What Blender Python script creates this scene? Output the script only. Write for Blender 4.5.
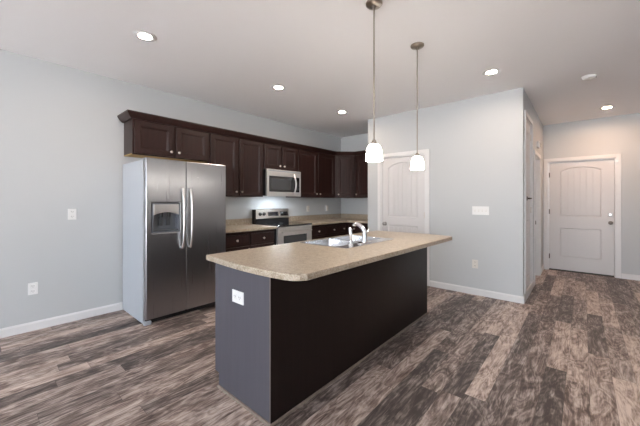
import bpy, bmesh, math
from mathutils import Vector, Matrix
from mathutils.geometry import tessellate_polygon

S = bpy.context.scene
C = S.collection
PI = math.pi
for o in list(bpy.data.objects):
    bpy.data.objects.remove(o, do_unlink=True)

# ------------------------------------------------------------------ camera
F_PX, YAW, CAM_H, HORIZON = 300.3, 0.7192, 1.30, 200.98
cd = bpy.data.cameras.new('camera')
cam = bpy.data.objects.new('camera', cd)
C.objects.link(cam)
cam.location = (4.157, 0.0, CAM_H)
cam.rotation_euler = (PI / 2, 0, YAW)
cd.sensor_fit = 'HORIZONTAL'
cd.sensor_width = 36.0
cd.lens = F_PX / 640 * 36.0
cd.shift_y = -(213.0 - HORIZON) / 640
cd.clip_start = 0.05
cd.clip_end = 200
S.camera = cam

# ------------------------------------------------------------------ world, light, exposure
w = bpy.data.worlds.new('sky')
S.world = w
w.use_nodes = True
nt = w.node_tree
bg = nt.nodes['Background']
tc = nt.nodes.new('ShaderNodeTexCoord')
sx = nt.nodes.new('ShaderNodeSeparateXYZ')
rp = nt.nodes.new('ShaderNodeValToRGB')
nt.links.new(tc.outputs['Generated'], sx.inputs[0])
mr = nt.nodes.new('ShaderNodeMapRange')
mr.inputs['From Min'].default_value = -1
mr.inputs['From Max'].default_value = 1
nt.links.new(sx.outputs['Z'], mr.inputs['Value'])
nt.links.new(mr.outputs[0], rp.inputs[0])
e = rp.color_ramp.elements
e[0].position = 0.0; e[0].color = (0.98, 0.96, 0.96, 1)
e[1].position = 1.0; e[1].color = (0.36, 0.47, 0.62, 1)
k = e.new(0.44); k.color = (0.98, 0.965, 0.97, 1)
k = e.new(0.53); k.color = (0.50, 0.57, 0.64, 1)
nt.links.new(rp.outputs[0], bg.inputs[0])
bg.inputs[1].default_value = 18.0
S.view_settings.view_transform = 'Standard'
S.view_settings.look = 'None'
S.view_settings.exposure = 0.05
S.view_settings.gamma = 1.0
S.view_settings.use_curve_mapping = False

DOWNLIGHT = 420.0     # emission of the recessed lamps
PENDANT = 44.0
HOOD = 260.0

def portal(name, loc, rot, sx_, sy_):
    l = bpy.data.lights.new(name, 'AREA')
    l.shape = 'RECTANGLE'; l.size = sx_; l.size_y = sy_
    l.cycles.is_portal = True
    o = bpy.data.objects.new(name, l)
    o.location = loc; o.rotation_euler = rot
    C.objects.link(o)

# room dimensions
H = 2.74
YR, XR = -4.6, 7.2           # rear wall and right wall, behind and right of the camera
YB = 5.47                    # kitchen back wall
YP, XP0, XP1 = 4.56, 1.29, 3.586   # pantry block
YE = 7.13                    # entry wall
WT = 0.12
# daylight openings behind the camera: rear wall (x0,x1,z0,z1), right wall (y0,y1,z0,z1)
REAR = [(1.6, 3.7, 0.25, 2.45), (4.2, 6.8, 0.03, 2.35)]
RIGHT = []
for a, b, c, d in REAR:
    portal('daylight_portal', ((a + b) / 2, YR - 0.05, (c + d) / 2), (PI / 2, 0, PI), b - a, d - c)
for a, b, c, d in RIGHT:
    portal('daylight_portal', (XR + 0.05, (a + b) / 2, (c + d) / 2), (PI / 2, 0, PI / 2 + PI), b - a, d - c)

# ------------------------------------------------------------------ materials
def mat(name, col=(.8, .8, .8), rough=.5, metal=0.0, **kw):
    m = bpy.data.materials.new(name)
    m.use_nodes = True
    b = m.node_tree.nodes['Principled BSDF']
    b.inputs['Base Color'].default_value = (*col, 1)
    b.inputs['Roughness'].default_value = rough
    b.inputs['Metallic'].default_value = metal
    for k_, v in kw.items():
        b.inputs[k_.replace('_', ' ')].default_value = v
    return m

def nodes(m):
    return m.node_tree, m.node_tree.nodes['Principled BSDF']

def N(nt_, t, **kw):
    n = nt_.nodes.new(t)
    for k_, v in kw.items():
        setattr(n, k_, v)
    return n

def noise(nt_, vec, scale, detail=4, rough=.55, dist=0.0):
    n = N(nt_, 'ShaderNodeTexNoise')
    n.inputs['Scale'].default_value = scale
    n.inputs['Detail'].default_value = detail
    n.inputs['Roughness'].default_value = rough
    n.inputs['Distortion'].default_value = dist
    if vec is not None:
        nt_.links.new(vec, n.inputs['Vector'])
    return n

def ramp(nt_, fac, stops):
    r = N(nt_, 'ShaderNodeValToRGB')
    el = r.color_ramp.elements
    el[0].position, el[0].color = stops[0][0], (*stops[0][1], 1)
    el[1].position, el[1].color = stops[-1][0], (*stops[-1][1], 1)
    for p, c in stops[1:-1]:
        q = el.new(p); q.color = (*c, 1)
    nt_.links.new(fac, r.inputs[0])
    return r

def math_(nt_, op, a, b=None, c=None):
    n = N(nt_, 'ShaderNodeMath', operation=op)
    for i, v in enumerate((a, b, c)):
        if v is None:
            continue
        if isinstance(v, (int, float)):
            n.inputs[i].default_value = v
        else:
            nt_.links.new(v, n.inputs[i])
    return n.outputs[0]

def mapping(nt_, vec, scale=(1, 1, 1), rot=(0, 0, 0)):
    n = N(nt_, 'ShaderNodeMapping')
    n.inputs['Scale'].default_value = scale
    n.inputs['Rotation'].default_value = rot
    nt_.links.new(vec, n.inputs['Vector'])
    return n.outputs[0]

def bump(nt_, b, height, strength=.1, dist=.01):
    n = N(nt_, 'ShaderNodeBump')
    n.inputs['Strength'].default_value = strength
    n.inputs['Distance'].default_value = dist
    nt_.links.new(height, n.inputs['Height'])
    nt_.links.new(n.outputs[0], b.inputs['Normal'])

def objco(nt_):
    return N(nt_, 'ShaderNodeTexCoord').outputs['Object']

def paint(name, col, rough=.75, sc=260, st=.06):
    m = mat(name, col, rough)
    t, b = nodes(m)
    n = noise(t, objco(t), sc, 3)
    bump(t, b, n.outputs['Fac'], st, .002)
    return m

M = {}
M['wall'] = paint('wall_paint', (.535, .552, .560), .6)
M['ceiling'] = paint('ceiling_paint', (.93, .92, .925), .85, 120, .12)
M['trim'] = paint('trim_paint', (.74, .735, .735), .38, 400, .02)
M['door'] = paint('door_paint', (.66, .645, .64), .42, 300, .03)
M['plastic'] = mat('white_plastic', (.82, .82, .81), .35)
M['almond'] = mat('almond_plastic', (.70, .67, .62), .4)
M['slot'] = mat('dark_slot', (.08, .07, .07), .6)
M['black'] = mat('black_plastic', (.012, .012, .013), .35)
M['glass_black'] = mat('black_glass', (.008, .008, .010), .06, Coat_Weight=.5)
M['oven_glass'] = mat('smoked_glass', (.05, .055, .06), .12)
M['chrome'] = mat('chrome', (.86, .86, .88), .08, 1.0)
M['nickel'] = mat('satin_nickel', (.66, .62, .57), .28, 1.0)
M['nickel_dark'] = mat('aged_nickel', (.36, .34, .32), .3, 1.0)
M['pendant_metal'] = mat('brushed_pendant_metal', (.40, .36, .31), .3, 1.0)
M['bronze'] = mat('dark_metal', (.10, .08, .065), .4, 1.0)
M['grey_side'] = mat('grey_enamel', (.46, .49, .53), .38)
M['grey_mid'] = mat('mid_grey_plastic', (.13, .14, .16), .35)
M['grey_dark'] = mat('dark_grey_plastic', (.05, .055, .06), .4)
M['raw_wood'] = mat('raw_plywood', (.62, .42, .17), .7)
M['edge'] = mat('edge_band', (.16, .13, .12), .45)

def steel(name, col, rough, axis):
    m = mat(name, col, rough, 1.0)
    t, b = nodes(m)
    sc = {'z': (160, 160, 1.2), 'y': (160, 1.2, 160)}[axis]
    n = noise(t, mapping(t, objco(t), sc), 1.0, 3)
    r = math_(t, 'MULTIPLY_ADD', n.outputs['Fac'], .14, rough - .07)
    t.links.new(r, b.inputs['Roughness'])
    b.inputs['Anisotropic'].default_value = .55
    bump(t, b, n.outputs['Fac'], .03, .001)
    return m
M['steel'] = steel('brushed_steel', (.40, .40, .415), .30, 'z')
M['steel_h'] = steel('brushed_steel_bright', (.72, .70, .68), .30, 'y')
M['sink_steel'] = mat('sink_steel', (.72, .73, .75), .22, 1.0)

# dark stained wood
def espresso(name, c0, c1, rough):
    m = mat(name, c0, rough)
    t, b = nodes(m)
    n = noise(t, mapping(t, objco(t), (38, 38, 2.2)), 1.0, 6, .6, .6)
    r = ramp(t, n.outputs['Fac'], [(.3, c0), (.75, c1)])
    t.links.new(r.outputs[0], b.inputs['Base Color'])
    bump(t, b, n.outputs['Fac'], .04, .002)
    b.inputs['Specular IOR Level'].default_value = .36
    return m
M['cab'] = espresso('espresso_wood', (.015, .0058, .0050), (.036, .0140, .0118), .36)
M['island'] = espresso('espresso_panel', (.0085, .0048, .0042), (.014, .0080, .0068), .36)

M['island_end'] = espresso('espresso_end_sheen', (.078, .075, .090), (.088, .084, .100), .36)  # bluish daylight sheen of the end panels, put into the base colour
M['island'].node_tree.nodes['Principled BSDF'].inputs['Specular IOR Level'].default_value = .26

# speckled laminate
m = mat('speckled_laminate', (.5, .38, .26), .33)
t, b = nodes(m)
co = objco(t)
n1 = noise(t, co, 140, 5, .7)
n2 = noise(t, co, 38, 5, .65, .6)
mx = math_(t, 'ADD', math_(t, 'MULTIPLY', n1.outputs['Fac'], .6), math_(t, 'MULTIPLY', n2.outputs['Fac'], .4))
r = ramp(t, mx, [(.38, (.20, .15, .10)), (.46, (.36, .29, .21)), (.53, (.44, .37, .285)), (.62, (.58, .51, .42))])
t.links.new(r.outputs[0], b.inputs['Base Color'])
M['laminate'] = m

# plank floor: boards run along Y
m = mat('weathered_planks', (.3, .25, .22), .42)
t, b = nodes(m)
co = objco(t)
sp = N(t, 'ShaderNodeSeparateXYZ'); t.links.new(co, sp.inputs[0])
PW, PL = 0.127, 1.2
xr = math_(t, 'DIVIDE', sp.outputs['X'], PW)
row = math_(t, 'FLOOR', xr)
wn = N(t, 'ShaderNodeTexWhiteNoise', noise_dimensions='1D'); t.links.new(row, wn.inputs['W'])
yr = math_(t, 'ADD', math_(t, 'DIVIDE', sp.outputs['Y'], PL), wn.outputs['Value'])
colm = math_(t, 'FLOOR', yr)
idc = N(t, 'ShaderNodeCombineXYZ'); t.links.new(row, idc.inputs[0]); t.links.new(colm, idc.inputs[1])
wid = N(t, 'ShaderNodeTexWhiteNoise', noise_dimensions='3D'); t.links.new(idc.outputs[0], wid.inputs['Vector'])
# every board takes its own patch of grain
off = N(t, 'ShaderNodeVectorMath', operation='SCALE'); t.links.new(wid.outputs['Color'], off.inputs[0]); off.inputs['Scale'].default_value = 40
pc = N(t, 'ShaderNodeVectorMath', operation='ADD'); t.links.new(co, pc.inputs[0]); t.links.new(off.outputs[0], pc.inputs[1])
blot = noise(t, mapping(t, pc.outputs[0], (9.0, 2.6, 1)), 1.0, 8, .68, 1.6)
grain = noise(t, mapping(t, pc.outputs[0], (48, 4.5, 1)), 1.0, 8, .75, 1.0)
fig = noise(t, mapping(t, pc.outputs[0], (7.0, 1.5, 1)), 1.0, 3, .5, 1.0)
swirl = math_(t, 'MULTIPLY_ADD', math_(t, 'SINE', math_(t, 'MULTIPLY', fig.outputs['Fac'], 62.0)), .5, .5)
fine = noise(t, mapping(t, pc.outputs[0], (95, 6, 1)), 1.0, 4, .7, .8)
v = math_(t, 'MULTIPLY', blot.outputs['Fac'], .78)
v = math_(t, 'MULTIPLY_ADD', grain.outputs['Fac'], .62, v)
v = math_(t, 'MULTIPLY_ADD', swirl, .11, v)
v = math_(t, 'MULTIPLY_ADD', fine.outputs['Fac'], .24, v)
v = math_(t, 'MULTIPLY_ADD', wid.outputs['Value'], .30, v)
v = math_(t, 'SUBTRACT', v, .545)
b.inputs['Specular IOR Level'].default_value = .35
r = ramp(t, v, [(.25, (.046, .032, .028)), (.37, (.112, .080, .070)), (.47, (.245, .193, .172)), (.57, (.43, .36, .325)), (.71, (.66, .585, .54))])
hs = N(t, 'ShaderNodeHueSaturation')
t.links.new(math_(t, 'MULTIPLY_ADD', wid.outputs['Value'], .7, .75), hs.inputs['Saturation'])
t.links.new(r.outputs[0], hs.inputs['Color'])
# seams
fx = math_(t, 'FRACT', xr); fy = math_(t, 'FRACT', yr)
sxm = math_(t, 'LESS_THAN', math_(t, 'MINIMUM', fx, math_(t, 'SUBTRACT', 1.0, fx)), .012)
sym = math_(t, 'LESS_THAN', math_(t, 'MINIMUM', fy, math_(t, 'SUBTRACT', 1.0, fy)), .0014)
seam = math_(t, 'MAXIMUM', sxm, sym)
mixs = N(t, 'ShaderNodeMixRGB'); mixs.blend_type = 'MULTIPLY'
t.links.new(math_(t, 'MULTIPLY', seam, .55), mixs.inputs[0]); t.links.new(hs.outputs[0], mixs.inputs[1]); mixs.inputs[2].default_value = (.2, .18, .17, 1)
t.links.new(mixs.outputs[0], b.inputs['Base Color'])
t.links.new(math_(t, 'MULTIPLY_ADD', grain.outputs['Fac'], .2, .32), b.inputs['Roughness'])
bump(t, b, math_(t, 'SUBTRACT', v, math_(t, 'MULTIPLY', seam, .4)), .12, .004)
M['floor'] = m

def emis(name, col, st, base=(.9, .9, .9)):
    m_ = mat(name, base, .4)
    _, b_ = nodes(m_)
    b_.inputs['Emission Color'].default_value = (*col, 1)
    b_.inputs['Emission Strength'].default_value = st
    return m_
M['lamp'] = emis('lamp_lens', (1, .80, .64), DOWNLIGHT)
M['lamp_hall'] = emis('warm_lamp_lens', (1, .64, .42), DOWNLIGHT * 1.7)
M['shade'] = emis('frosted_glass_lit', (1, .93, .84), PENDANT)
M['display'] = mat('display_glass', (.015, .02, .022), .15)

m = bpy.data.materials.new('window_glass'); m.use_nodes = True
t = m.node_tree; t.nodes.clear()
out = N(t, 'ShaderNodeOutputMaterial'); mixn = N(t, 'ShaderNodeMixShader')
tr = N(t, 'ShaderNodeBsdfTransparent'); gl = N(t, 'ShaderNodeBsdfGlossy'); gl.inputs['Roughness'].default_value = .02
mixn.inputs[0].default_value = .06
t.links.new(tr.outputs[0], mixn.inputs[1]); t.links.new(gl.outputs[0], mixn.inputs[2]); t.links.new(mixn.outputs[0], out.inputs[0])
M['pane'] = m

# ------------------------------------------------------------------ mesh helpers
def box(bm, x0, y0, z0, x1, y1, z1):
    vs = [bm.verts.new((x, y, z)) for z in (z0, z1) for y in (y0, y1) for x in (x0, x1)]
    for f in ((0, 2, 3, 1), (4, 5, 7, 6), (0, 1, 5, 4), (2, 6, 7, 3), (0, 4, 6, 2), (1, 3, 7, 5)):
        bm.faces.new([vs[i] for i in f])

def prism(bm, outline, holes, z0, z1, fn=None):
    """flat polygon with holes, extruded; fn maps (u, v, w) to x, y, z"""
    fn = fn or (lambda u, v_, w_: (u, v_, w_))
    loops = [outline] + list(holes)
    tris = tessellate_polygon([[Vector((p[0], p[1], 0)) for p in l] for l in loops])
    flat = [p for l in loops for p in l]
    a = [bm.verts.new(fn(p[0], p[1], z0)) for p in flat]
    c = [bm.verts.new(fn(p[0], p[1], z1)) for p in flat]
    for tr_ in tris:
        for L in (a, c):
            try:
                bm.faces.new([L[i] for i in tr_])
            except ValueError:
                pass
    s = 0
    for l in loops:
        n = len(l)
        for i in range(n):
            j = (i + 1) % n
            bm.faces.new((a[s + i], a[s + j], c[s + j], c[s + i]))
        s += n

def lathe(bm, prof, n=24, mtx=None):
    """prof = [(r, z)...] around z"""
    mtx = mtx or Matrix()
    rings = []
    for r_, z in prof:
        if r_ < 1e-6:
            rings.append([bm.verts.new(mtx @ Vector((0, 0, z)))])
        else:
            rings.append([bm.verts.new(mtx @ Vector((r_ * math.cos(2 * PI * i / n), r_ * math.sin(2 * PI * i / n), z))) for i in range(n)])
    for p, q in zip(rings, rings[1:]):
        for i in range(n):
            j = (i + 1) % n
            if len(p) == 1 and len(q) == 1:
                continue
            if len(p) == 1:
                bm.faces.new((p[0], q[j], q[i]))
            elif len(q) == 1:
                bm.faces.new((p[i], p[j], q[0]))
            else:
                bm.faces.new((p[i], p[j], q[j], q[i]))

def tube(bm, pts, r_, n=12, sx_=1.0):
    """round tube through points; r_ a number or one radius per point"""
    pts = [Vector(p) for p in pts]
    rs = r_ if isinstance(r_, (list, tuple)) else [r_] * len(pts)
    up = None
    rings = []
    for i, p in enumerate(pts):
        d = (pts[min(i + 1, len(pts) - 1)] - pts[max(i - 1, 0)]).normalized()
        if up is None:
            up = Vector((0, 0, 1)) if abs(d.z) < .9 else Vector((0, 1, 0))
        s_ = d.cross(up).normalized()
        up = s_.cross(d).normalized()
        rings.append([bm.verts.new(p + rs[i] * (math.cos(2 * PI * k_ / n) * s_ * sx_ + math.sin(2 * PI * k_ / n) * up)) for k_ in range(n)])
    for a, c in zip(rings, rings[1:]):
        for i in range(n):
            bm.faces.new((a[i], a[(i + 1) % n], c[(i + 1) % n], c[i]))
    bm.faces.new(rings[0]); bm.faces.new(rings[-1])

def rot_to(axis):
    """z axis -> axis"""
    return Vector((0, 0, 1)).rotation_difference(Vector(axis)).to_matrix().to_4x4()

def obj(name, bm, mt, parent=None, bevel=0.0, seg=2, smooth=False, loc=None):
    bmesh.ops.recalc_face_normals(bm, faces=bm.faces)
    if smooth:
        for f in bm.faces:
            f.smooth = True
        for e_ in bm.edges:
            if len(e_.link_faces) == 2 and e_.calc_face_angle(0) > .7:
                e_.smooth = False
    me = bpy.data.meshes.new(name)
    bm.to_mesh(me); bm.free()
    o = bpy.data.objects.new(name, me)
    C.objects.link(o)
    me.materials.append(M[mt] if isinstance(mt, str) else mt)
    if parent:
        o.parent = parent
    if loc:
        o.location = loc
    if bevel:
        md = o.modifiers.new('bevel', 'BEVEL')
        md.width = bevel; md.segments = seg; md.limit_method = 'ANGLE'; md.angle_limit = 1.0
    return o

def boxes(*bs):
    bm = bmesh.new()
    for q in bs:
        box(bm, *q)
    return bm

def tag(o, label=None, cat=None, group=None, kind=None):
    if label: o['label'] = label
    if cat: o['category'] = cat
    if group: o['group'] = group
    if kind: o['kind'] = kind
    return o

def thing(name, label, cat, loc=(0, 0, 0), rz=0.0, group=None):
    o = bpy.data.objects.new(name, None)
    o.empty_display_size = .1
    C.objects.link(o)
    o.location = loc; o.rotation_euler = (0, 0, rz)
    return tag(o, label, cat, group)

def copy_tree(o, parent=None):
    c = o.copy(); C.objects.link(c)
    if parent: c.parent = parent
    for ch in list(o.children):
        copy_tree(ch, c)
    return c

# ------------------------------------------------------------------ room shell
def struct(name, bm, mt, label, cat, **kw):
    return tag(obj(name, bm, mt, **kw), label, cat, kind='structure')

struct('floor', boxes((-WT, YR - WT, -.1, XR + WT, YE + WT + .9, 0)), 'floor', 'weathered grey-brown plank laminate floor', 'floor')
struct('ceiling', boxes((-WT, YR - WT, H, XR + WT, YE + WT, H + .1)), 'ceiling', 'smooth off-white ceiling with recessed downlights', 'ceiling')
struct('wall_left', boxes((-WT, YR - WT, 0, 0, YB + WT, H)), 'wall', 'pale blue-grey wall behind the fridge and cabinets', 'wall')
struct('wall_kitchen', boxes((0, YB, 0, XP0, YB + WT, H)), 'wall', 'short pale wall at the far end of the kitchen', 'wall')

def wall_y(name, x0, x1, y0, y1, holes, label):      # wall in the XZ plane
    bm = bmesh.new()
    outl, hs_ = [(x0, 0), (x1, 0), (x1, H), (x0, H)], []
    for a, b_, z0, z1 in holes:
        if z0 <= 0.001:
            i = outl.index((x1, 0))
            outl[i:i] = [(a, 0), (a, z1), (b_, z1), (b_, 0)]
        else:
            hs_.append([(a, z0), (b_, z0), (b_, z1), (a, z1)])
    prism(bm, outl, hs_, y0, y1, lambda u, v_, w_: (u, w_, v_))
    return struct(name, bm, 'wall', label, 'wall')

def wall_x(name, y0, y1, x0, x1, holes, label):
    bm = bmesh.new()
    outl, hs_ = [(y0, 0), (y1, 0), (y1, H), (y0, H)], []
    for a, b_, z0, z1 in holes:
        if z0 <= 0.001:
            i = outl.index((y1, 0))
            outl[i:i] = [(a, 0), (a, z1), (b_, z1), (b_, 0)]
        else:
            hs_.append([(a, z0), (b_, z0), (b_, z1), (a, z1)])
    prism(bm, outl, hs_, x0, x1, lambda u, v_, w_: (w_, u, v_))
    return struct(name, bm, 'wall', label, 'wall')

PD = (1.556, 2.330)          # pantry door opening
ED = (3.655, 4.578)          # entry door opening
HD = (4.725, 5.365, .105, 2.415)    # tall closet door opening in the hall wall (y0,y1,z0,z1)
H2 = (5.705, 6.455)          # plain doorway in the hall wall
DH = 2.035
wall_y('wall_pantry', XP0, XP1, YP, YP + WT, [(PD[0], PD[1], 0, DH)], 'pale grey pantry wall with white arched door and switches')
struct('wall_pantry_side', boxes((XP0, YP + WT, 0, XP0 + WT, YB + WT, H)), 'wall', 'side of the pantry at the end of the kitchen', 'wall')
wall_x('wall_hall', YP + WT, YE, XP1 - WT, XP1, [HD, (H2[0], H2[1], 0, DH)], 'short hall wall with closet door beside the entry')
wall_y('wall_entry', XP1 - WT, XR + WT, YE, YE + WT, [(ED[0], ED[1], 0, DH)], 'pale wall around the white entry door')
wall_x('wall_right', YR - WT, YE, XR, XR + WT, RIGHT, 'pale right wall of the living area with windows')
wall_y('wall_rear', 0, XR, YR - WT, YR, REAR, 'pale wall behind the camera with windows')
# closed backs of the pantry and closets
struct('wall_closet', boxes((XP0 + WT, YB + .3, 0, XP1 - WT, YB + .3 + .05, H), (XP1 - WT - .9, YB + .36, 0, XP1 - WT - .85, YE, H),
                            (XP1 - WT - .85, YE, 0, XP1 - WT, YE + .05, H)), 'wall', 'closet walls behind the hall doors', 'wall')
struct('porch_step', boxes((3.2, YE + WT + .9, -.1, 5.2, YE + WT + .95, 2.4)), 'wall', 'dark porch wall outside the entry door', 'wall')

def window(i, loc, rz, wd, ht):
    bm = bmesh.new()
    fw = .05
    prism(bm, [(-wd / 2, 0), (wd / 2, 0), (wd / 2, ht), (-wd / 2, ht)],
          [[(-wd / 2 + fw, fw), (-fw / 2, fw), (-fw / 2, ht - fw), (-wd / 2 + fw, ht - fw)],
           [(fw / 2, fw), (wd / 2 - fw, fw), (wd / 2 - fw, ht - fw), (fw / 2, ht - fw)]], 0, .06, lambda u, v_, w_: (u, w_, v_))
    o = obj('window_%d' % i, bm, 'trim')
    o.location = loc; o.rotation_euler = (0, 0, rz)
    tag(o, 'white framed window in the rear wall, ' + ('nearer the left wall' if i == 1 else 'reaching the floor'), 'window', kind='structure')
    obj('window_pane', boxes((-wd / 2 + fw, .028, fw, wd / 2 - fw, .032, ht - fw)), 'pane', o)
n = 1
for a, b_, c, d in REAR:
    window(n, ((a + b_) / 2, YR - .02, c), PI, b_ - a - .002, d - c - .002); n += 1
for a, b_, c, d in RIGHT:
    window(n, (XR + .02, (a + b_) / 2, c), -PI / 2, b_ - a - .002, d - c - .002); n += 1

# baseboards
def base_profile(bm, x0, x1, t_=.014, h=.088):
    """runs along local x, face toward -y"""
    pr = [(0, 0), (-t_, 0), (-t_, h - .018), (-t_ * .45, h), (0, h)]
    a = [bm.verts.new((x0, p[0], p[1])) for p in pr]
    c = [bm.verts.new((x1, p[0], p[1])) for p in pr]
    k_ = len(pr)
    for i in range(k_):
        bm.faces.new((a[i], a[(i + 1) % k_], c[(i + 1) % k_], c[i]))
    bm.faces.new(a); bm.faces.new(c)

def baseboard(name, loc, rz, runs, label):
    bm = bmesh.new()
    for a, b_ in runs:
        base_profile(bm, a, b_)
    o = struct(name, bm, 'trim', label, 'baseboard')
    o.location = loc; o.rotation_euler = (0, 0, rz)
CW = .062      # casing width
baseboard('baseboard_left', (0, 0, 0), PI / 2, [(YR, 2.08)], 'white baseboard along the left wall')
baseboard('baseboard_pantry', (0, YP, 0), 0, [(XP0, PD[0] - CW - .004), (PD[1] + CW + .004, XP1 + .014)], 'white baseboard below the pantry wall switches')
baseboard('baseboard_hall', (XP1, 0, 0), PI / 2, [(YP, H2[0] - CW - .004), (H2[1] + CW + .004, YE)], 'white baseboard along the hall wall')
baseboard('baseboard_entry', (0, YE, 0), 0, [(ED[1] + CW + .004, XR)], 'white baseboard right of the entry door')
baseboard('baseboard_right', (XR, 0, 0), -PI / 2, [(-YE, 4.6)], 'white baseboard along the right wall')
baseboard('baseboard_rear', (0, YR, 0), PI, [(-4.1, 0), (-XR, -6.9)], 'white baseboard along the wall behind the camera')

# ------------------------------------------------------------------ panel doors
def arch(x0, x1, z0, z1, rise, n_=14):
    """rectangle with a segmental arch on top"""
    pts = [(x0, z0), (x1, z0)]
    if rise <= 0:
        return pts + [(x1, z1), (x0, z1)]
    wd = x1 - x0
    R_ = (wd * wd / 4 + rise * rise) / (2 * rise)
    cx, cz = (x0 + x1) / 2, z1 + rise - R_
    a0 = math.asin(wd / 2 / R_)
    for i in range(n_ + 1):
        a = a0 - 2 * a0 * i / n_
        pts.append((cx + R_ * math.sin(a), cz + R_ * math.cos(a)))
    return pts

def clip_arch_strip(x0, x1, X0, X1, z0, z1, rise):
    """the part of an arched panel between x0 and x1"""
    if rise <= 0:
        return [(x0, z0), (x1, z0), (x1, z1), (x0, z1)]
    wd = X1 - X0
    R_ = (wd * wd / 4 + rise * rise) / (2 * rise)
    cx, cz = (X0 + X1) / 2, z1 + rise - R_
    pts = [(x0, z0), (x1, z0)]
    for i in range(5):
        x = x1 + (x0 - x1) * i / 4
        pts.append((x, cz + math.sqrt(max(0, R_ * R_ - (x - cx) ** 2))))
    return pts

XZ = lambda u, v_, w_: (u, w_, v_)

def panel_slab(w_, h, panels, n_planks, y=0.0, th=.036):
    """door leaf in local coords: x 0..w_, z 0..h, face toward -y"""
    bm = bmesh.new()
    holes = [arch(*p) for p in panels]
    prism(bm, [(0, 0), (w_, 0), (w_, h), (0, h)], holes, y, y + .012, XZ)
    box(bm, 0, y + .012, 0, w_, y + th, h)
    for (x0, x1, z0, z1, rise) in panels:
        g = .026
        X0, X1, Z0, Z1 = x0 + g, x1 - g, z0 + g, z1 - g
        step = (X1 - X0) / n_planks
        for i in range(n_planks):
            a, c = X0 + i * step + (.003 if i else 0), X0 + (i + 1) * step - (.003 if i < n_planks - 1 else 0)
            prism(bm, clip_arch_strip(a, c, X0, X1, Z0, Z1, rise), [], y + .004, y + .0125, XZ)
        # sloping sticking round the panel
        o1, o2 = arch(x0, x1, z0, z1, rise), arch(x0 + .012, x1 - .012, z0 + .012, z1 - .012, rise)
        va = [bm.verts.new((p[0], y + .003, p[1])) for p in o1]
        vb = [bm.verts.new((p[0], y + .0121, p[1])) for p in o2]
        for i in range(len(va)):
            j = (i + 1) % len(va)
            bm.faces.new((va[i], va[j], vb[j], vb[i]))
    return bm

def casing(w_, h, face_y=-.016, z0=0.0, bottom=False, gap=.002):
    """flat casing round an opening 0..w_, h; sits proud of the wall face (y=0)"""
    bm = bmesh.new()
    a, c = -CW, w_ + CW
    if bottom:
        prism(bm, [(a, z0 - CW * .0), (c, z0 - CW * .0), (c, h + CW), (a, h + CW)], [[(0, z0 + .001), (w_, z0 + .001), (w_, h), (0, h)]], face_y, 0, XZ)
    else:
        prism(bm, [(a, z0), (0, z0), (0, h), (w_, h), (w_, z0), (c, z0), (c, h + CW), (a, h + CW)], [], face_y, 0, XZ)
    return bm

def jamb(w_, h, depth=WT, z0=0.0):
    bm = bmesh.new()
    tj = .016
    prism(bm, [(0, z0), (tj, z0), (tj, h - tj), (w_ - tj, h - tj), (w_ - tj, z0), (w_, z0), (w_, h), (0, h)], [], 0, depth, XZ)
    return bm

def knob_bm(x, y, z):
    bm = bmesh.new()
    mt_ = Matrix.Translation((x, y, z)) @ rot_to((0, -1, 0))
    lathe(bm, [(0, 0), (.032, 0), (.032, .006), (.014, .010), (.011, .030), (.020, .036), (.027, .046), (.027, .056), (.019, .064), (0, .066)], 20, mt_)
    return bm

def hinge_bm(x, y, z, h=.09):
    bm = bmesh.new()
    tube(bm, [(x, y, z - h / 2), (x, y, z + h / 2)], .007, 10)
    box(bm, x - .012, y + .001, z - h / 2, x + .012, y + .005, z + h / 2)
    return bm

def door(i, loc, rz, w_, h, panels, n_planks, label, recess=.010, z0=0.0, hinge_side=1, hinge_z=(.25, 1.08, 1.80), knob=None, lever=None, sill=.007):
    rt = thing('door_%d' % i, label, 'door', loc, rz)
    rt['kind'] = 'structure'
    tj = .016
    lw = w_ - 2 * tj - .006
    lh = h - z0 - tj - .003 - sill
    bm = panel_slab(lw, lh, [(a, b_, c - z0 - sill, d - z0 - sill, r_) for a, b_, c, d, r_ in panels], n_planks)
    obj('door_leaf', bm, 'door', rt, loc=(tj + .003, recess, z0 + sill), bevel=.0015, seg=1)
    obj('door_casing', casing(w_, h, z0=z0, bottom=z0 > 0), 'trim', rt, bevel=.003)
    obj('door_jamb', jamb(w_, h, z0=z0), 'trim', rt)
    hx = w_ - tj - .002 if hinge_side > 0 else tj + .002
    for z in hinge_z:
        obj('hinge', hinge_bm(hx, recess - .006, z), 'bronze' if i == 3 else 'nickel', rt)
    if knob:
        obj('door_knob', knob_bm(knob[0], recess, knob[1]), 'nickel_dark', rt, smooth=True)
    if lever:
        bm = bmesh.new()
        x, z = lever
        lathe(bm, [(0, 0), (.030, 0), (.030, .007), (.012, .012), (.010, .045), (0, .045)], 18, Matrix.Translation((x, recess, z)) @ rot_to((0, -1, 0)))
        tube(bm, [(x, recess - .042, z), (x + .05, recess - .046, z + .002), (x + .11, recess - .042, z - .004)], [.010, .009, .007], 10)
        obj('door_handle', bm, 'bronze', rt, smooth=True)
    return rt

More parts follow.
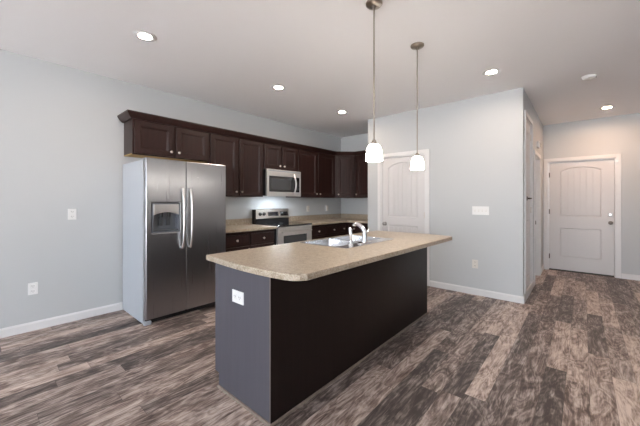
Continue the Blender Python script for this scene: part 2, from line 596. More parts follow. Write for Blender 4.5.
PW_ = PD[1] - PD[0]
door(1, (PD[0], YP, 0), 0, PW_, DH,
     [(.112, PW_ - .15, 1.035, 1.86, .075), (.112, PW_ - .15, .24, .90, 0)], 6,
     'white arched panel pantry door with a round nickel knob', knob=(.075, .915))
HW = HD[1] - HD[0]
door(2, (XP1, HD[0], 0), PI / 2, HW, HD[3],
     [(.10, HW - .14, 1.02, 2.26, 0), (.10, HW - .14, .25, .86, 0)], 4,
     'tall narrow white closet door beside the outside wall corner', z0=HD[2], hinge_z=(1.168, 2.225), lever=(.25, 1.335))
EW = ED[1] - ED[0]
d4 = door(3, (ED[0], YE, 0), 0, EW, DH,
     [(.165, EW - .20, 1.02, 1.855, .065), (.165, EW - .20, .27, .80, 0)], 6,
     'white arched two panel entry door with deadbolt and knob', recess=.03, hinge_side=-1, hinge_z=(.26, 1.10, 1.79), sill=.024, knob=(EW - .065, .925))
bm = bmesh.new()
lathe(bm, [(0, 0), (.031, 0), (.031, .010), (.024, .016), (0, .016)], 20, Matrix.Translation((EW - .065, .03, 1.065)) @ rot_to((0, -1, 0)))
box(bm, EW - .070, .006, 1.053, EW - .060, .016, 1.077)
obj('deadbolt', bm, 'nickel_dark', d4, smooth=True)
obj('threshold', boxes((.017, .0, .0, EW - .017, WT, .006)), 'bronze', d4)
obj('door_sweep', boxes((.020, .034, .0065, EW - .020, .06, .0235)), 'black', d4)
obj('weather_strip', boxes((EW - .019, .052, .007, EW - .0165, .066, DH - .02)), 'bronze', d4)
bm = boxes((EW - .058, .018, 1.955, EW - .020, .0295, 1.975), (EW - .018, -.030, 1.957, EW + .03, -.0165, 1.973))
obj('door_guard', bm, 'nickel', d4)
# doorway next to the entry: leaf set back in its jamb
d5 = thing('door_4', 'white hall doorway beside the entry door, only its jamb in view', 'door', (XP1, H2[0], 0), PI / 2)
d5['kind'] = 'structure'
W2 = H2[1] - H2[0]
obj('door_casing', casing(W2, DH), 'trim', d5, bevel=.003)
obj('door_jamb', jamb(W2, DH), 'trim', d5)
obj('door_leaf', panel_slab(W2 - .038, DH - .026, [(.11, W2 - .15, 1.02, 1.86, .065), (.11, W2 - .15, .25, .80, 0)], 5), 'door', d5, loc=(.019, .078, .007))
obj('strike_plate', boxes((W2 - .0175, .045, .89, W2 - .0155, .062, .955)), 'bronze', d5)

# ------------------------------------------------------------------ wall plates
def plate_base(wd, ht, th=.007):
    bm = boxes((-wd / 2, -th, -ht / 2, wd / 2, -.0005, ht / 2))
    return bm

def outlet(label, loc, rz, mt='plastic', horizontal=False, big=1.0):
    rt = thing('wall_outlet', label, 'outlet', loc, rz)
    wd, ht = (.124 * big, .080) if horizontal else (.074 * big, .118 * big)
    obj('cover_plate', plate_base(wd, ht), mt, rt, bevel=.002)
    for s in (-1, 1):
        cx, cz = (s * .026, 0) if horizontal else (0, s * .026)
        f = obj('socket', boxes((cx - .017, -.0095, cz - .017, cx + .017, -.006, cz + .017)), mt, rt, bevel=.003)
        obj('slot', boxes((cx - .009, -.0100, cz - .002, cx - .006, -.0093, cz + .009), (cx + .006, -.0100, cz - .002, cx + .009, -.0093, cz + .008),
                          (cx - .002, -.0100, cz - .011, cx + .002, -.0093, cz - .007)), 'slot', f)
    return rt

def switches(label, loc, rz, n_):
    rt = thing('light_switch', label, 'light switch', loc, rz)
    wd = .072 + .046 * (n_ - 1)
    obj('cover_plate', plate_base(wd, .116), 'plastic', rt, bevel=.002)
    for i in range(n_):
        cx = (i - (n_ - 1) / 2) * .046
        f = obj('switch_toggle', boxes((cx - .006, -.0095, -.013, cx + .006, -.0062, .013)), 'almond', rt)
        tg = bmesh.new()
        prism(tg, [(-.0095, -.004), (-.0095, .006), (-.019, .011), (-.019, .006)], [], cx - .004, cx + .004, lambda u, v_, w_: (w_, u, v_))
        obj('lever', tg, 'plastic', f)
    return rt
outlet('white duplex outlet low on the left wall near the baseboard', (0, .369, .42), PI / 2)
outlet('white outlet plate at chest height on the left wall beside the fridge', (0, .677, 1.157), PI / 2)
switches('four gang white light switch plate on the pantry wall', (3.098, YP, 1.168), 0, 4)
outlet('almond outlet low on the pantry wall below the switch plate', (3.029, YP, .425), 0, 'almond')
outlet('pale outlet on the backsplash wall nearer the range', (0, 4.38, 1.145), PI / 2, 'almond')
outlet('pale outlet on the backsplash wall nearer the kitchen corner', (0, 4.98, 1.145), PI / 2, 'almond')

# door chime over the hall doorway
rt = thing('door_chime', 'small white door chime box high on the hall wall over the doorway', 'door chime', (XP1, 6.10, 2.225), PI / 2)
obj('chime_cover', boxes((-.07, -.04, -.055, .07, -.0005, .055)), 'plastic', rt, bevel=.008)
obj('chime_grille', boxes(*[(-.05, -.043, -.035 + k_ * .02, .05, -.0395, -.027 + k_ * .02) for k_ in range(4)]), 'bronze', rt)

# ------------------------------------------------------------------ cabinets
def cab_door_bm(w_, h, th=.020, fr=.058):
    """framed door in local x 0..w_, z 0..h, front at y = -th, back at 0"""
    bm = bmesh.new()
    def ring(i, y):
        return [bm.verts.new(p) for p in ((i, y, i), (w_ - i, y, i), (w_ - i, y, h - i), (i, y, h - i))]
    e_ = .003
    R = [ring(0, 0), ring(0, -th + e_), ring(e_, -th), ring(fr, -th), ring(fr + .004, -th + .004), ring(fr + .010, -th + .0045), ring(fr + .017, -th + .011)]
    for a, c in zip(R, R[1:]):
        for i in range(4):
            bm.faces.new((a[i], a[(i + 1) % 4], c[(i + 1) % 4], c[i]))
    bm.faces.new(R[0]); bm.faces.new(R[-1])
    return bm

def drawer_bm(w_, h, th=.020):
    bm = bmesh.new()
    def ring(i, y):
        return [bm.verts.new(p) for p in ((i, y, i), (w_ - i, y, i), (w_ - i, y, h - i), (i, y, h - i))]
    R = [ring(0, 0), ring(0, -th + .007), ring(.004, -th + .006), ring(.012, -th)]
    for a, c in zip(R, R[1:]):
        for i in range(4):
            bm.faces.new((a[i], a[(i + 1) % 4], c[(i + 1) % 4], c[i]))
    bm.faces.new(R[0]); bm.faces.new(R[-1])
    return bm

def cab_knob(parent, x, y, z):
    bm = bmesh.new()
    lathe(bm, [(0, 0), (.008, 0), (.006, .010), (.0085, .014), (.0155, .019), (.0165, .024), (.012, .029), (0, .030)], 16,
          Matrix.Translation((x, y, z)) @ rot_to((0, -1, 0)))
    return obj('knob', bm, 'nickel', parent, smooth=True)

TH = .020
def wall_cabinet(label, loc, rz, w_, z0, z1, doors, depth=.325, group='dark wall cabinets', dz=.062, bottom='cab'):
    """doors = [(x0, x1, knob side)]; local front at y = -depth"""
    rt = thing('wall_cabinet', label, 'cabinet', (loc[0], loc[1], z0), rz, group)
    h = z1 - z0
    fy = -(depth - TH - .001)
    bm = bmesh.new()
    prism(bm, [(fy, 0), (fy + .019, 0), (fy + .019, .012), (-.002, .012), (-.002, h), (fy, h)], [], .0005, w_ - .0005, lambda u, v_, q_: (q_, u, v_))
    obj('carcass', bm, 'cab', rt)
    obj('bottom_panel', boxes((.0005, fy + .0195, .002, w_ - .0005, -.002, .0118)), bottom, rt)
    for x0, x1, side in doors:
        dw, dh = x1 - x0, h - .014 - .062
        d_ = obj('cabinet_door', cab_door_bm(dw, dh), 'cab', rt, loc=(x0, fy - .001, .014))
        kx = dw - .030 if side > 0 else .030
        cab_knob(d_, kx, -TH, .055)
    return rt

ZT = 2.285
def two(w_):
    return [(.018, w_ / 2 - .018, 1), (w_ / 2 + .018, w_ - .018, -1)]
U = [1.163, 2.090, 3.012, 3.778, 4.860]
wall_cabinet('short two door dark wall cabinet above the fridge', (0, U[0]), PI / 2, U[1] - U[0], 1.835, ZT, two(U[1] - U[0]), bottom='raw_wood')
wall_cabinet('tall two door dark wall cabinet between fridge and microwave', (0, U[1]), PI / 2, U[2] - U[1], 1.365, ZT, two(U[2] - U[1]))
wall_cabinet('short two door dark wall cabinet directly above the microwave', (0, U[2]), PI / 2, U[3] - U[2], 1.815, ZT, two(U[3] - U[2]))
wall_cabinet('tall two door dark wall cabinet right of the microwave', (0, U[3]), PI / 2, U[4] - U[3], 1.365, ZT, two(U[4] - U[3]))
# diagonal corner cabinet
DC = .61
rt = thing('wall_cabinet', 'diagonal dark wall cabinet in the kitchen corner, one door', 'cabinet', (0.325, U[4], 1.365), PI / 4, 'dark wall cabinets')
Lc = DC - .325
dl = math.sqrt(2) * Lc
def corner_poly(k_=0.0):
    # world outline -> local of rt (rotated 45 deg about (0.325, U4))
    pts = [(0.002, U[4] + .001), (.304, U[4] + .001), (.325 - .010, U[4] + .001), (DC - .001, YB - .325 + .010), (DC - .001, YB - .304), (DC - .001, YB - .002), (.002, YB - .002)]
    ca, sa = math.cos(-PI / 4), math.sin(-PI / 4)
    return [((x - .325) * ca - (y - U[4]) * sa, (x - .325) * sa + (y - U[4]) * ca) for x, y in pts]
cp = corner_poly()
bm = bmesh.new(); prism(bm, cp, [], .012, ZT - 1.365); obj('carcass', bm, 'cab', rt)
bm = bmesh.new(); prism(bm, cp, [], 0, .0118); obj('bottom_panel', bm, 'cab', rt)
ymin = min(p[1] for p in cp)
dd = obj('cabinet_door', cab_door_bm(dl - .060, ZT - 1.365 - .076), 'cab', rt, loc=(.030, ymin - .001, .014))
cab_knob(dd, .030, -TH, .055)
wall_cabinet('dark wall cabinet on the far kitchen wall beside the pantry', (DC, YB), 0, XP0 - DC - .002, 1.365, ZT, [(.018, .47, -1), (.49, XP0 - DC - .02, 1)])

# crown along the tops
prof = [(.0, 2.2365), (.010, 2.2365), (.013, 2.246), (.022, 2.252), (.036, 2.268), (.050, 2.290), (.056, 2.296), (.056, 2.312), (.0, 2.312)]
path = [(0.003, U[0]), (.305, U[0]), (.305, U[4] + .010), (DC + .010, YB - .305), (XP0 - .002, YB - .305)]
def sweep(bm, path, prof):
    P = [Vector((p[0], p[1])) for p in path]
    rings = []
    for i, p in enumerate(P):
        d0 = (P[i] - P[i - 1]).normalized() if i else None
        d1 = (P[i + 1] - P[i]).normalized() if i < len(P) - 1 else None
        n0 = Vector((d0.y, -d0.x)) if d0 else None
        n1 = Vector((d1.y, -d1.x)) if d1 else None
        if n0 and n1:
            nn = (n0 + n1); nn = nn / (nn.dot(n0))
        else:
            nn = n0 or n1
        rings.append([bm.verts.new((p.x + nn.x * o_, p.y + nn.y * o_, z)) for o_, z in prof])
    k_ = len(prof)
    for a, c in zip(rings, rings[1:]):
        for i in range(k_):
            bm.faces.new((a[i], a[(i + 1) % k_], c[(i + 1) % k_], c[i]))
    bm.faces.new(rings[0]); bm.faces.new(rings[-1])
bm = bmesh.new()
sweep(bm, path, [(o_ + .012, z) if o_ > 0 else (.0015, z) for o_, z in prof])
# lid closing the top of the crown
tag(obj('crown_molding', bm, 'cab'), 'dark crown molding running along the tops of the wall cabinets', 'molding')

def base_cabinet(label, loc, rz, w_, bays, depth=.61, left=0.0, h=.8755, group='dark base cabinets'):
    """bays = [(x0, x1)] each a drawer over a door"""
    rt = thing('base_cabinet', label, 'cabinet', (loc[0], loc[1], 0), rz, group)
    fy = -(depth - TH - .001)
    obj('carcass', boxes((.0005, fy, .10, w_ - .0005, -.002, h)), 'cab', rt)
    obj('toe_kick', boxes((.0005, fy + .06, 0.001, w_ - .0005, -.002, .0995)), 'black', rt)
    for x0, x1 in bays:
        dr = obj('drawer', drawer_bm(x1 - x0, .142), 'cab', rt, loc=(x0, fy - .001, .690))
        cab_knob(dr, (x1 - x0) / 2, -TH, .068)
        d_ = obj('cabinet_door', cab_door_bm(x1 - x0, .535), 'cab', rt, loc=(x0, fy - .001, .130))
        cab_knob(d_, x1 - x0 - .03, -TH, .49)
    return rt
RG0, RG1 = 3.014, 3.776
base_cabinet('dark base cabinet with two drawers between fridge and range', (0, 2.095), PI / 2, RG0 - .002 - 2.095, [(.018, .452), (.478, .900)])
base_cabinet('dark base cabinet right of the range with three drawers', (0, RG1 + .002), PI / 2, 4.86 - RG1 - .002, [(.022, .448), (.470, .862), (.884, 1.065)])
base_cabinet('dark base cabinet on the far kitchen wall beside the pantry', (.0, YB), 0, XP0 - .002, [(.650, .95), (.97, 1.27)])

# worktops with upstands
def worktop(name, outl, label, splash, zt=.914, mt='laminate', group=None):
    bm = bmesh.new()
    prism(bm, outl, [], .8765, zt)
    o = obj(name, bm, mt, bevel=.006, seg=2)
    tag(o, label, 'countertop', group)
    obj('backsplash', splash, mt, o, bevel=.003)
    return o
worktop('countertop', [(.001, 2.085), (.648, 2.085), (.648, RG0 - .002), (.001, RG0 - .002)],
        'tan laminate countertop between fridge and range', boxes((.001, 2.085, .9145, .020, RG0 - .004, 1.014)), group='tan kitchen countertops')
worktop('countertop', [(.001, RG1 + .002), (.648, RG1 + .002), (.648, YB - .648), (XP0 - .002, YB - .648), (XP0 - .002, YB - .001), (.001, YB - .001)],
        'tan laminate corner countertop right of the range', boxes((.001, RG1 + .004, .9145, .020, YB - .001, 1.014), (.021, YB - .020, .9145, XP0 - .002, YB - .001, 1.014)),
        group='tan kitchen countertops')

# ------------------------------------------------------------------ refrigerator
FY0, FY1, FX = 1.140, 2.065, .776
fr = thing('refrigerator', 'stainless side by side refrigerator with ice and water dispenser', 'refrigerator', (0, FY0, 0), PI / 2)
FW = FY1 - FY0
# local: x along width, front at -y (y = -depth)
obj('cabinet_body', boxes((.0, -.695, .012, FW, -.035, 1.735)), 'grey_side', fr, bevel=.006)
split = .420
def fridge_door(name, x0, x1, hole=None):
    bm = bmesh.new()
    z0, z1 = .066, 1.750
    hs_ = [[(hole[0], hole[2]), (hole[1], hole[2]), (hole[1], hole[3]), (hole[0], hole[3])]] if hole else []
    prism(bm, [(x0, z0), (x1, z0), (x1, z1), (x0, z1)], hs_, -FX, -.703, XZ)
    return obj(name, bm, 'steel', fr, bevel=.012, seg=4)
hole = (.060, .352, .962, 1.280)
fd = fridge_door('freezer_door', .002, split - .003, hole)
rd = fridge_door('fridge_door', split + .003, FW - .002)
def handle(parent, x):
    bm = bmesh.new()
    pts = []
    for i in range(15):
        s = i / 14
        pts.append((x, -FX - .016 - .040 * (1 - (2 * s - 1) ** 4), .775 + .665 * s))
    tube(bm, pts, .0135, 12)
    for z in (.790, 1.425):
        tube(bm, [(x, -FX + .002, z), (x, -FX - .03, z)], .013, 10)
    obj('handle', bm, 'steel_h', parent, smooth=True)
handle(fd, split - .047)
handle(rd, split + .043)
# dispenser
dp = obj('dispenser', bmesh.new(), 'grey_mid', fr)
bm = bmesh.new()
x0, x1, z0, z1 = hole
g = .0025
x0 += g; x1 -= g; z0 += g; z1 -= g
prism(bm, [(x0, z0), (x1, z0), (x1, z1), (x0, z1)], [[(x0 + .014, z0 + .014), (x1 - .014, z0 + .014), (x1 - .014, z1 - .014), (x0 + .014, z1 - .014)]], -FX - .004, -.700, XZ)
me = dp.data; bmesh.ops.recalc_face_normals(bm, faces=bm.faces); bm.to_mesh(me); bm.free()
bm = bmesh.new()     # curved control head
n_ = 12
pl = [(x0 + .014, z1 - .014)]
for i in range(n_ + 1):
    s = i / n_
    pl.append((x0 + .014 + (x1 - x0 - .028) * s, z1 - .128 + .030 * (1 - (2 * s - 1) ** 2)))
pl.append((x1 - .014, z1 - .014))
prism(bm, pl, [], -FX - .008, -.715, XZ)
obj('control_panel', bm, 'steel_h', dp, bevel=.003)
obj('recess', boxes((x0 + .0145, -.7085, z0 + .0145, x1 - .0145, -.7005, z1 - .0145), (x0 + .0145, -FX + .004, z0 + .0145, x0 + .018, -.709, z1 - .0145),
                    (x1 - .018, -FX + .004, z0 + .0145, x1 - .0145, -.709, z1 - .0145)), 'grey_mid', dp)
for cx in (x0 + .105, x1 - .105):
    bm = bmesh.new()
    lathe(bm, [(0, -.03), (.016, -.03), (.022, .03), (0, .03)], 14, Matrix.Translation((cx, -FX + .035, z1 - .120)))
    obj('spout', bm, 'black', dp, smooth=True)
    obj('paddle', boxes((cx - .022, -.722, z1 - .245, cx + .022, -.712, z1 - .150)), 'grey_dark', dp, bevel=.004)
obj('drip_tray', boxes((x0 + .018, -FX - .002, z0 + .0145, x1 - .018, -.712, z0 + .024)), 'grey_dark', dp)
obj('toe_grille', boxes((.02, -.715, .010, FW - .002, -.697, .060)), 'black', fr)
bm = boxes((.0, -.745, .002, .07, -.697, .040))
obj('foot_cover', bm, 'grey_side', fr, bevel=.006)
for x in (.06, FW - .06):
    obj('hinge_cover', boxes((x - .045, -.74, 1.7355, x + .045, -.64, 1.756)), 'grey_side', fr, bevel=.006)
for x in (.05, FW - .05):
    for y in (-.1, -.64):
        bm = bmesh.new()
        lathe(bm, [(0, 0.0005), (.02, 0.0005), (.02, .013), (0, .013)], 12, Matrix.Translation((x, y, 0)))
        obj('foot', bm, 'black', fr)

# ------------------------------------------------------------------ range
rg = thing('range', 'stainless electric range with black glass cooktop between the counters', 'range', (0, RG0, 0), PI / 2)
RW = RG1 - RG0
obj('body', boxes((.002, -.620, .03, RW - .002, -.02, .895)), 'black', rg, bevel=.003)
obj('cooktop', boxes((-.0, -.672, .8955, RW, -.09, .922)), 'glass_black', rg, bevel=.004)
for cx, cy, r_ in ((.20, -.50, .11), (.56, -.50, .085), (.20, -.24, .085), (.56, -.24, .11)):
    bm = bmesh.new()
    lathe(bm, [(r_ - .004, .9222), (r_ - .004, .9226), (r_, .9226), (r_, .9222)], 40, Matrix.Translation((cx, cy, 0)))
    obj('burner_ring', bm, 'grey_dark', rg)
bm = bmesh.new()
prism(bm, [(-.022, .90), (-.088, .90), (-.088, .995), (-.072, 1.00), (-.022, 1.00)], [], .001, RW - .001, lambda u, v_, w_: (w_, u, v_))
obj('backguard', bm, 'black', rg, bevel=.003)
bm = bmesh.new()
prism(bm, [(-.022, 1.001), (-.105, 1.001), (-.112, 1.012), (-.080, 1.150), (-.068, 1.160), (-.022, 1.160)], [], .001, RW - .001, lambda u, v_, w_: (w_, u, v_))
cpn = obj('control_panel', bm, 'steel_h', rg, bevel=.004, seg=3)
obj('side_trim', boxes((-.002, -.118, .9225, .0005, -.022, 1.158)), 'black', rg)
sl = Vector((0, -.032 * 0 - .974, .226)).normalized()
for cx in (.10, .18, .60, .675):
    bm = bmesh.new()
    y, z = -.097, 1.078
    lathe(bm, [(0, 0), (.030, 0), (.030, .004), (.026, .008), (.023, .026), (.017, .030), (0, .030)], 18, Matrix.Translation((cx, y, z)) @ rot_to(sl))
    obj('control_knob', bm, 'black', cpn, smooth=True)
bm = bmesh.new()
prism(bm, [(-.1062, 1.040), (-.0905, 1.110), (-.085, 1.110), (-.100, 1.040)], [], .27, .50, lambda u, v_, w_: (w_, u, v_))
obj('display', bm, 'glass_black', cpn)
bm = bmesh.new()
prism(bm, [(-.1062, 1.040), (-.0905, 1.110), (-.085, 1.110), (-.100, 1.040)], [], .545, .725, lambda u, v_, w_: (w_, u, v_))
obj('key_pad', bm, 'glass_black', cpn)
bm = bmesh.new()
dz0, dz1 = .215, .868
prism(bm, [(.004, dz0), (RW - .004, dz0), (RW - .004, dz1), (.004, dz1)], [[(.12, .36), (RW - .12, .36), (RW - .12, .755), (.12, .755)]], -.668, -.622, XZ)
od = obj('oven_door', bm, 'steel_h', rg, bevel=.005)
obj('oven_window', boxes((.1205, -.660, .3605, RW - .1205, -.630, .7545)), 'oven_glass', od)
bm = bmesh.new()
tube(bm, [(.06, -.715, .815), (RW - .06, -.715, .815)], .013, 12)
for x in (.075, RW - .075):
    tube(bm, [(x, -.665, .815), (x, -.715, .815)], .011, 10)
obj('oven_handle', bm, 'steel_h', od, smooth=True)
obj('trim_strip', boxes((.002, -.665, .870, RW - .002, -.6215, .8950)), 'steel_h', rg, bevel=.003)
obj('storage_drawer', boxes((.004, -.664, .06, RW - .004, -.622, .208)), 'steel_h', rg, bevel=.005)
obj('toe_kick', boxes((.01, -.60, .001, RW - .01, -.05, .0295)), 'black', rg)

# ------------------------------------------------------------------ microwave
mw = thing('microwave', 'stainless over the range microwave below the short cabinet', 'microwave', (0, RG0, 1.388), PI / 2)
MH = .424
obj('casing', boxes((.002, -.365, .0, RW - .002, -.003, MH)), 'black', mw, bevel=.003)
bm = bmesh.new()
fw0, fw1 = .002, RW - .002
prism(bm, [(fw0, -.012), (fw1, -.012), (fw1, MH), (fw0, MH)], [[(.050, .062), (RW - .030, .062), (RW - .030, .318), (.050, .318)]], -.402, -.3655, XZ)
fp = obj('front_frame', bm, 'steel_h', mw, bevel=.004)
obj('door_glass', boxes((.0505, -.396, .0625, .560, -.3656, .3175)), 'glass_black', mw)
obj('window_screen', boxes((.090, -.3975, .095, .520, -.3958, .272)), 'oven_glass', mw)
obj('control_panel', boxes((.561, -.396, .0625, RW - .0305, -.3656, .3175)), 'glass_black', mw)
obj('keypad', boxes(*[(.640 + i * .026, -.3972, .095 + j * .034, .660 + i * .026, -.3958, .117 + j * .034) for i in range(3) for j in range(5)]), 'grey_dark', mw)
bm = bmesh.new()
pts = [(.590, -.402 - .006 - .050 * math.sin(PI * i / 12), .022 + .345 * i / 12) for i in range(13)]
tube(bm, pts, .013, 12, 1.0)
obj('handle', bm, 'steel_h', mw, smooth=True)
obj('vent_grille', boxes((.03, -.4035, MH - .030, RW - .03, -.4015, MH - .012)), 'grey_side', mw)
bm = boxes((.22, -.33, -.003, .29, -.28, -.0005))
mlamp = emis('cooktop_lamp', (.85, .93, 1.0), HOOD)
obj('lamp_lens', bm, mlamp, mw)
obj('lamp_lens', boxes((.47, -.33, -.003, .54, -.28, -.0005)), mlamp, mw)

# ------------------------------------------------------------------ island
IX0, IX1, IY0, IY1 = 2.193, 2.803, 1.114, 3.425
isl = thing('kitchen_island', 'long dark espresso kitchen island base with plain panels', 'kitchen island', (IX0, IY0, 0))
LX, LY = IX1 - IX0, IY1 - IY0
bm = bmesh.new()
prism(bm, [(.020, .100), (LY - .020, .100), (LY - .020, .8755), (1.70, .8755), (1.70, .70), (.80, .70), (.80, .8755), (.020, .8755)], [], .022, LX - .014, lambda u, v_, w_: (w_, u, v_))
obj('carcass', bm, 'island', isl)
obj('toe_kick', boxes((.060, .012, .001, LX - .03, LY - .012, .0995)), 'black', isl)
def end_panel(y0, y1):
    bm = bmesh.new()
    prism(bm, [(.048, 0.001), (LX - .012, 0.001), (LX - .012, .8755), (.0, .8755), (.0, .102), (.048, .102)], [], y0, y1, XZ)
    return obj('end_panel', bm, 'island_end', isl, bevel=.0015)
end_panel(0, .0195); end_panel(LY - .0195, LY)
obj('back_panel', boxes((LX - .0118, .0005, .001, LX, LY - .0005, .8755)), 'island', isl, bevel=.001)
obj('edge_strip', boxes((LX - .0095, -.0012, .001, LX - .0005, .0004, .8755)), 'edge', isl)
obj('edge_strip', boxes((LX - .0095, LY - .0004, .001, LX - .0005, LY + .0012, .8755)), 'edge', isl)
bm = boxes((.046, -.012, .0005, LX + .013, -.0005, .020), (LX + .0015, -.0, .0005, LX + .013, LY + .012, .018))
mshoe = espresso('shoe_wood', (.20, .155, .13), (.30, .24, .20), .5)
obj('shoe_molding', bm, mshoe, isl, bevel=.004)
# kitchen side of the island: doors and drawers facing the range
nb = 5
bw = (LY - .04) / nb
for i in range(nb):
    dr = obj('drawer', drawer_bm(bw - .03, .142), 'cab', isl)
    dr.location = (.021, LY - .02 - i * bw - .015, .690); dr.rotation_euler = (0, 0, -PI / 2)
    cab_knob(dr, (bw - .03) / 2, -TH, .068)
    d_ = obj('cabinet_door', cab_door_bm(bw - .03, .535), 'cab', isl)
    d_.location = (.021, LY - .02 - i * bw - .015, .130); d_.rotation_euler = (0, 0, -PI / 2)
    cab_knob(d_, bw - .06, -TH, .49)

# island top: long sides straight, short ends bowing back to a sharp corner
CX0, CY0, CY1 = 2.120, 1.052, 3.475
end = [(0.0, .030), (.33, .006), (.48, .0), (.63, .003), (.74, .012), (.83, .026), (.885, .046), (.915, .070), (.935, .103)]
outl = [(CX0 + a + (.003 if a == 0 else 0), CY0 + b_) for a, b_ in end]
outl += [(CX0 + a + .045 * a, CY1 - b_) for a, b_ in reversed(end)]
SX0, SX1, SY0, SY1 = 2.185, 2.730, 1.955, 2.775
bm = bmesh.new()
prism(bm, outl, [[(SX0 + .02, SY0 + .02), (SX1 - .02, SY0 + .02), (SX1 - .02, SY1 - .02), (SX0 + .02, SY1 - .02)]], .8762, .914)
top = obj('island_countertop', bm, 'laminate', bevel=.007, seg=3)
tag(top, 'large speckled beige laminate top of the island with overhanging bar edge', 'countertop')

outlet('white outlet plate on the near end panel of the island', (2.480, IY0, .679), 0, horizontal=True).scale = (1.0, 1.0, 1.0)

# sink: rim, two bowls
sk = thing('kitchen_sink', 'stainless double bowl sink set in the island top', 'sink', (SX0, SY0, .914))
SWX, SWY = SX1 - SX0, SY1 - SY0
b0 = [(.030, .028), (.430, .028), (.430, SWY / 2 - .014), (.030, SWY / 2 - .014)]
b1 = [(.030, SWY / 2 + .014), (.430, SWY / 2 + .014), (.430, SWY - .028), (.030, SWY - .028)]
def rounded(pts, r_=.045, n_=5):
    (x0, y0), (x1, _), (_, y1), _ = pts
    out_ = []
    for cx, cy, a0 in ((x0 + r_, y0 + r_, PI), (x1 - r_, y0 + r_, 1.5 * PI), (x1 - r_, y1 - r_, 0), (x0 + r_, y1 - r_, .5 * PI)):
        for i in range(n_ + 1):
            a = a0 + .5 * PI * i / n_
            out_.append((cx + r_ * math.cos(a), cy + r_ * math.sin(a)))
    return out_
bm = bmesh.new()
prism(bm, rounded([(0, 0), (SWX, 0), (SWX, SWY), (0, SWY)], .03), [rounded(b0), rounded(b1)], .0003, .005)
obj('rim', bm, 'sink_steel', sk, bevel=.0018)
for bb in (b0, b1):
    bm = bmesh.new()
    L0 = rounded(bb); cx = sum(p[0] for p in L0) / len(L0); cy = sum(p[1] for p in L0) / len(L0)
    prev = None
    for z, s in ((.004, 1.0), (-.015, .99), (-.150, .93), (-.172, .86), (-.178, .70), (-.180, .13)):
        ringv = [bm.verts.new((cx + (p[0] - cx) * s, cy + (p[1] - cy) * s, z)) for p in L0]
        if prev:
            for i in range(len(ringv)):
                j = (i + 1) % len(ringv)
                bm.faces.new((prev[i], prev[j], ringv[j], ringv[i]))
        prev = ringv
    bm.faces.new(prev)
    bo = obj('bowl', bm, 'sink_steel', sk, smooth=True)
    bm = bmesh.new()
    lathe(bm, [(0, -.1785), (.030, -.1785), (.042, -.1765), (.044, -.179), (0, -.1795)], 20, Matrix.Translation((cx, cy, 0)))
    obj('drain', bm, 'chrome', bo, smooth=True)

# faucet and side sprayer
zf = .9192
fa = thing('faucet', 'chrome single lever kitchen faucet standing behind the sink', 'faucet', (2.668, 2.315, zf))
bm = bmesh.new()
prism(bm, rounded([(-.028, -.10), (.028, -.10), (.028, .10), (-.028, .10)], .027, 6), [], 0.0003, .010)
obj('base_plate', bm, 'chrome', fa, bevel=.003)
bm = bmesh.new()
lathe(bm, [(0, .0105), (.027, .0105), (.025, .03), (.022, .075), (.020, .105), (.012, .118), (0, .120)], 20)
obj('valve_body', bm, 'chrome', fa, smooth=True)
bm = bmesh.new()
pts = [(.0, -.0, .085), (-.006, -.0, .112), (-.024, -.002, .138), (-.054, -.005, .160), (-.086, -.008, .172), (-.104, -.010, .166), (-.110, -.011, .150)]
tube(bm, pts, [.021, .021, .0205, .019, .0175, .0165, .0165], 14)
obj('spout', bm, 'chrome', fa, smooth=True)
bm = bmesh.new()
tube(bm, [(.0, .012, .080), (.004, .030, .092), (.010, .042, .110), (.014, .050, .128)], [.012, .011, .009, .008], 12)
obj('lever', bm, 'chrome', fa, smooth=True)
sp_ = thing('side_sprayer', 'chrome side sprayer standing left of the island faucet', 'sprayer', (2.664, 2.105, zf))
bm = bmesh.new()
lathe(bm, [(0, 0.0003), (.024, 0.0003), (.022, .010), (.015, .022), (.0145, .040), (0, .040)], 18)
obj('holder', bm, 'chrome', sp_, smooth=True)
bm = bmesh.new()
tube(bm, [(0, 0, .0405), (0, 0, .075), (-.003, 0, .110), (-.008, 0, .140), (-.016, 0, .152)], [.011, .014, .0165, .016, .011], 14)
obj('spray_head', bm, 'chrome', sp_, smooth=True)

# ------------------------------------------------------------------ ceiling fixtures
def make_downlight(lens='lamp'):
    rt = thing('recessed_light', '', 'ceiling light', (0, 0, H), 0, 'recessed ceiling downlights')
    bm = bmesh.new()
    lathe(bm, [(.048, -.0005), (.052, -.005), (.060, -.008), (.086, -.006), (.094, -.0005)], 36)
    obj('trim_ring', bm, 'trim', rt, smooth=True)
    bm = bmesh.new()
    lathe(bm, [(0, -.003), (.040, -.0028), (.0475, -.0012)], 32)
    obj('lens', bm, lens, rt)
    return rt
DL = [((1.281, .966), 'lit recessed ceiling light in front of the fridge, nearest the camera'),
      ((1.251, 2.520), 'lit recessed ceiling light over the aisle between cabinets and island'),
      ((1.224, 3.891), 'lit recessed ceiling light in front of the range, farthest in the kitchen'),
      ((3.389, 3.784), 'lit recessed ceiling light in front of the pantry wall'),
      ((4.436, 6.393), 'lit recessed ceiling light in the hall before the entry door')]
d0 = make_downlight()
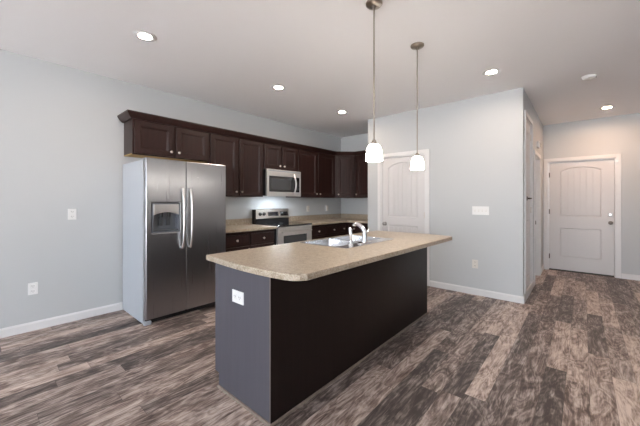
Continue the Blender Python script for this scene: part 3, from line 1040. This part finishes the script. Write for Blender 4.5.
for i, ((x, y), lb) in enumerate(DL):
    o = d0 if i == 0 else make_downlight('lamp_hall') if i == 4 else copy_tree(d0)
    o.location = (x, y, H); o['label'] = lb
def make_pendant():
    rt = thing('pendant_light', '', 'pendant light', (0, 0, H), 0, 'pendant lights over the island')
    bm = bmesh.new()
    lathe(bm, [(0, -.0005), (.060, -.0005), (.060, -.012), (.052, -.020), (.020, -.027), (.010, -.040), (0, -.040)], 28)
    obj('canopy', bm, 'pendant_metal', rt, smooth=True)
    bm = bmesh.new()
    tube(bm, [(0, 0, -.038), (0, 0, -.999)], .0055, 10)
    obj('stem', bm, 'pendant_metal', rt, smooth=True)
    bm = bmesh.new()
    lathe(bm, [(0, -.995), (.009, -.995), (.016, -1.004), (.018, -1.018), (.018, -1.0255), (0, -1.0255)], 20)
    obj('socket_cap', bm, 'pendant_metal', rt, smooth=True)
    bm = bmesh.new()
    out_ = [(.017, -1.026), (.031, -1.031), (.044, -1.044), (.052, -1.066), (.0575, -1.102), (.0612, -1.148)]
    inn = [(r_ - .004, z) for r_, z in reversed(out_)]
    lathe(bm, out_ + inn, 32)
    obj('glass_shade', bm, 'shade', rt, smooth=True)
    bm = bmesh.new()
    lathe(bm, [(0, -1.028), (.012, -1.028), (.014, -1.047), (.026, -1.075), (.028, -1.092), (.018, -1.112), (0, -1.118)], 18)
    obj('bulb', bm, 'shade', rt, smooth=True)
    return rt
p0 = make_pendant()
for i, ((x, y), lb) in enumerate([((3.014, 1.902), 'pendant light with lit white glass shade nearer the camera, larger in view'),
                                  ((3.005, 2.680), 'pendant light with lit white glass shade farther along the island')]):
    o = p0 if i == 0 else copy_tree(p0)
    o.location = (x, y, H); o['label'] = lb
sd = thing('smoke_detector', 'round white smoke detector on the ceiling before the hall', 'smoke detector', (4.21, 4.655, H))
bm = bmesh.new()
lathe(bm, [(0, -.0005), (.068, -.0005), (.068, -.012), (.060, -.015), (.058, -.030), (.045, -.038), (0, -.040)], 28)
obj('cover', bm, 'plastic', sd, smooth=True)
obj('vent_slot', boxes((.0595, -.014, -.029, .0625, .014, -.017)), 'slot', sd)
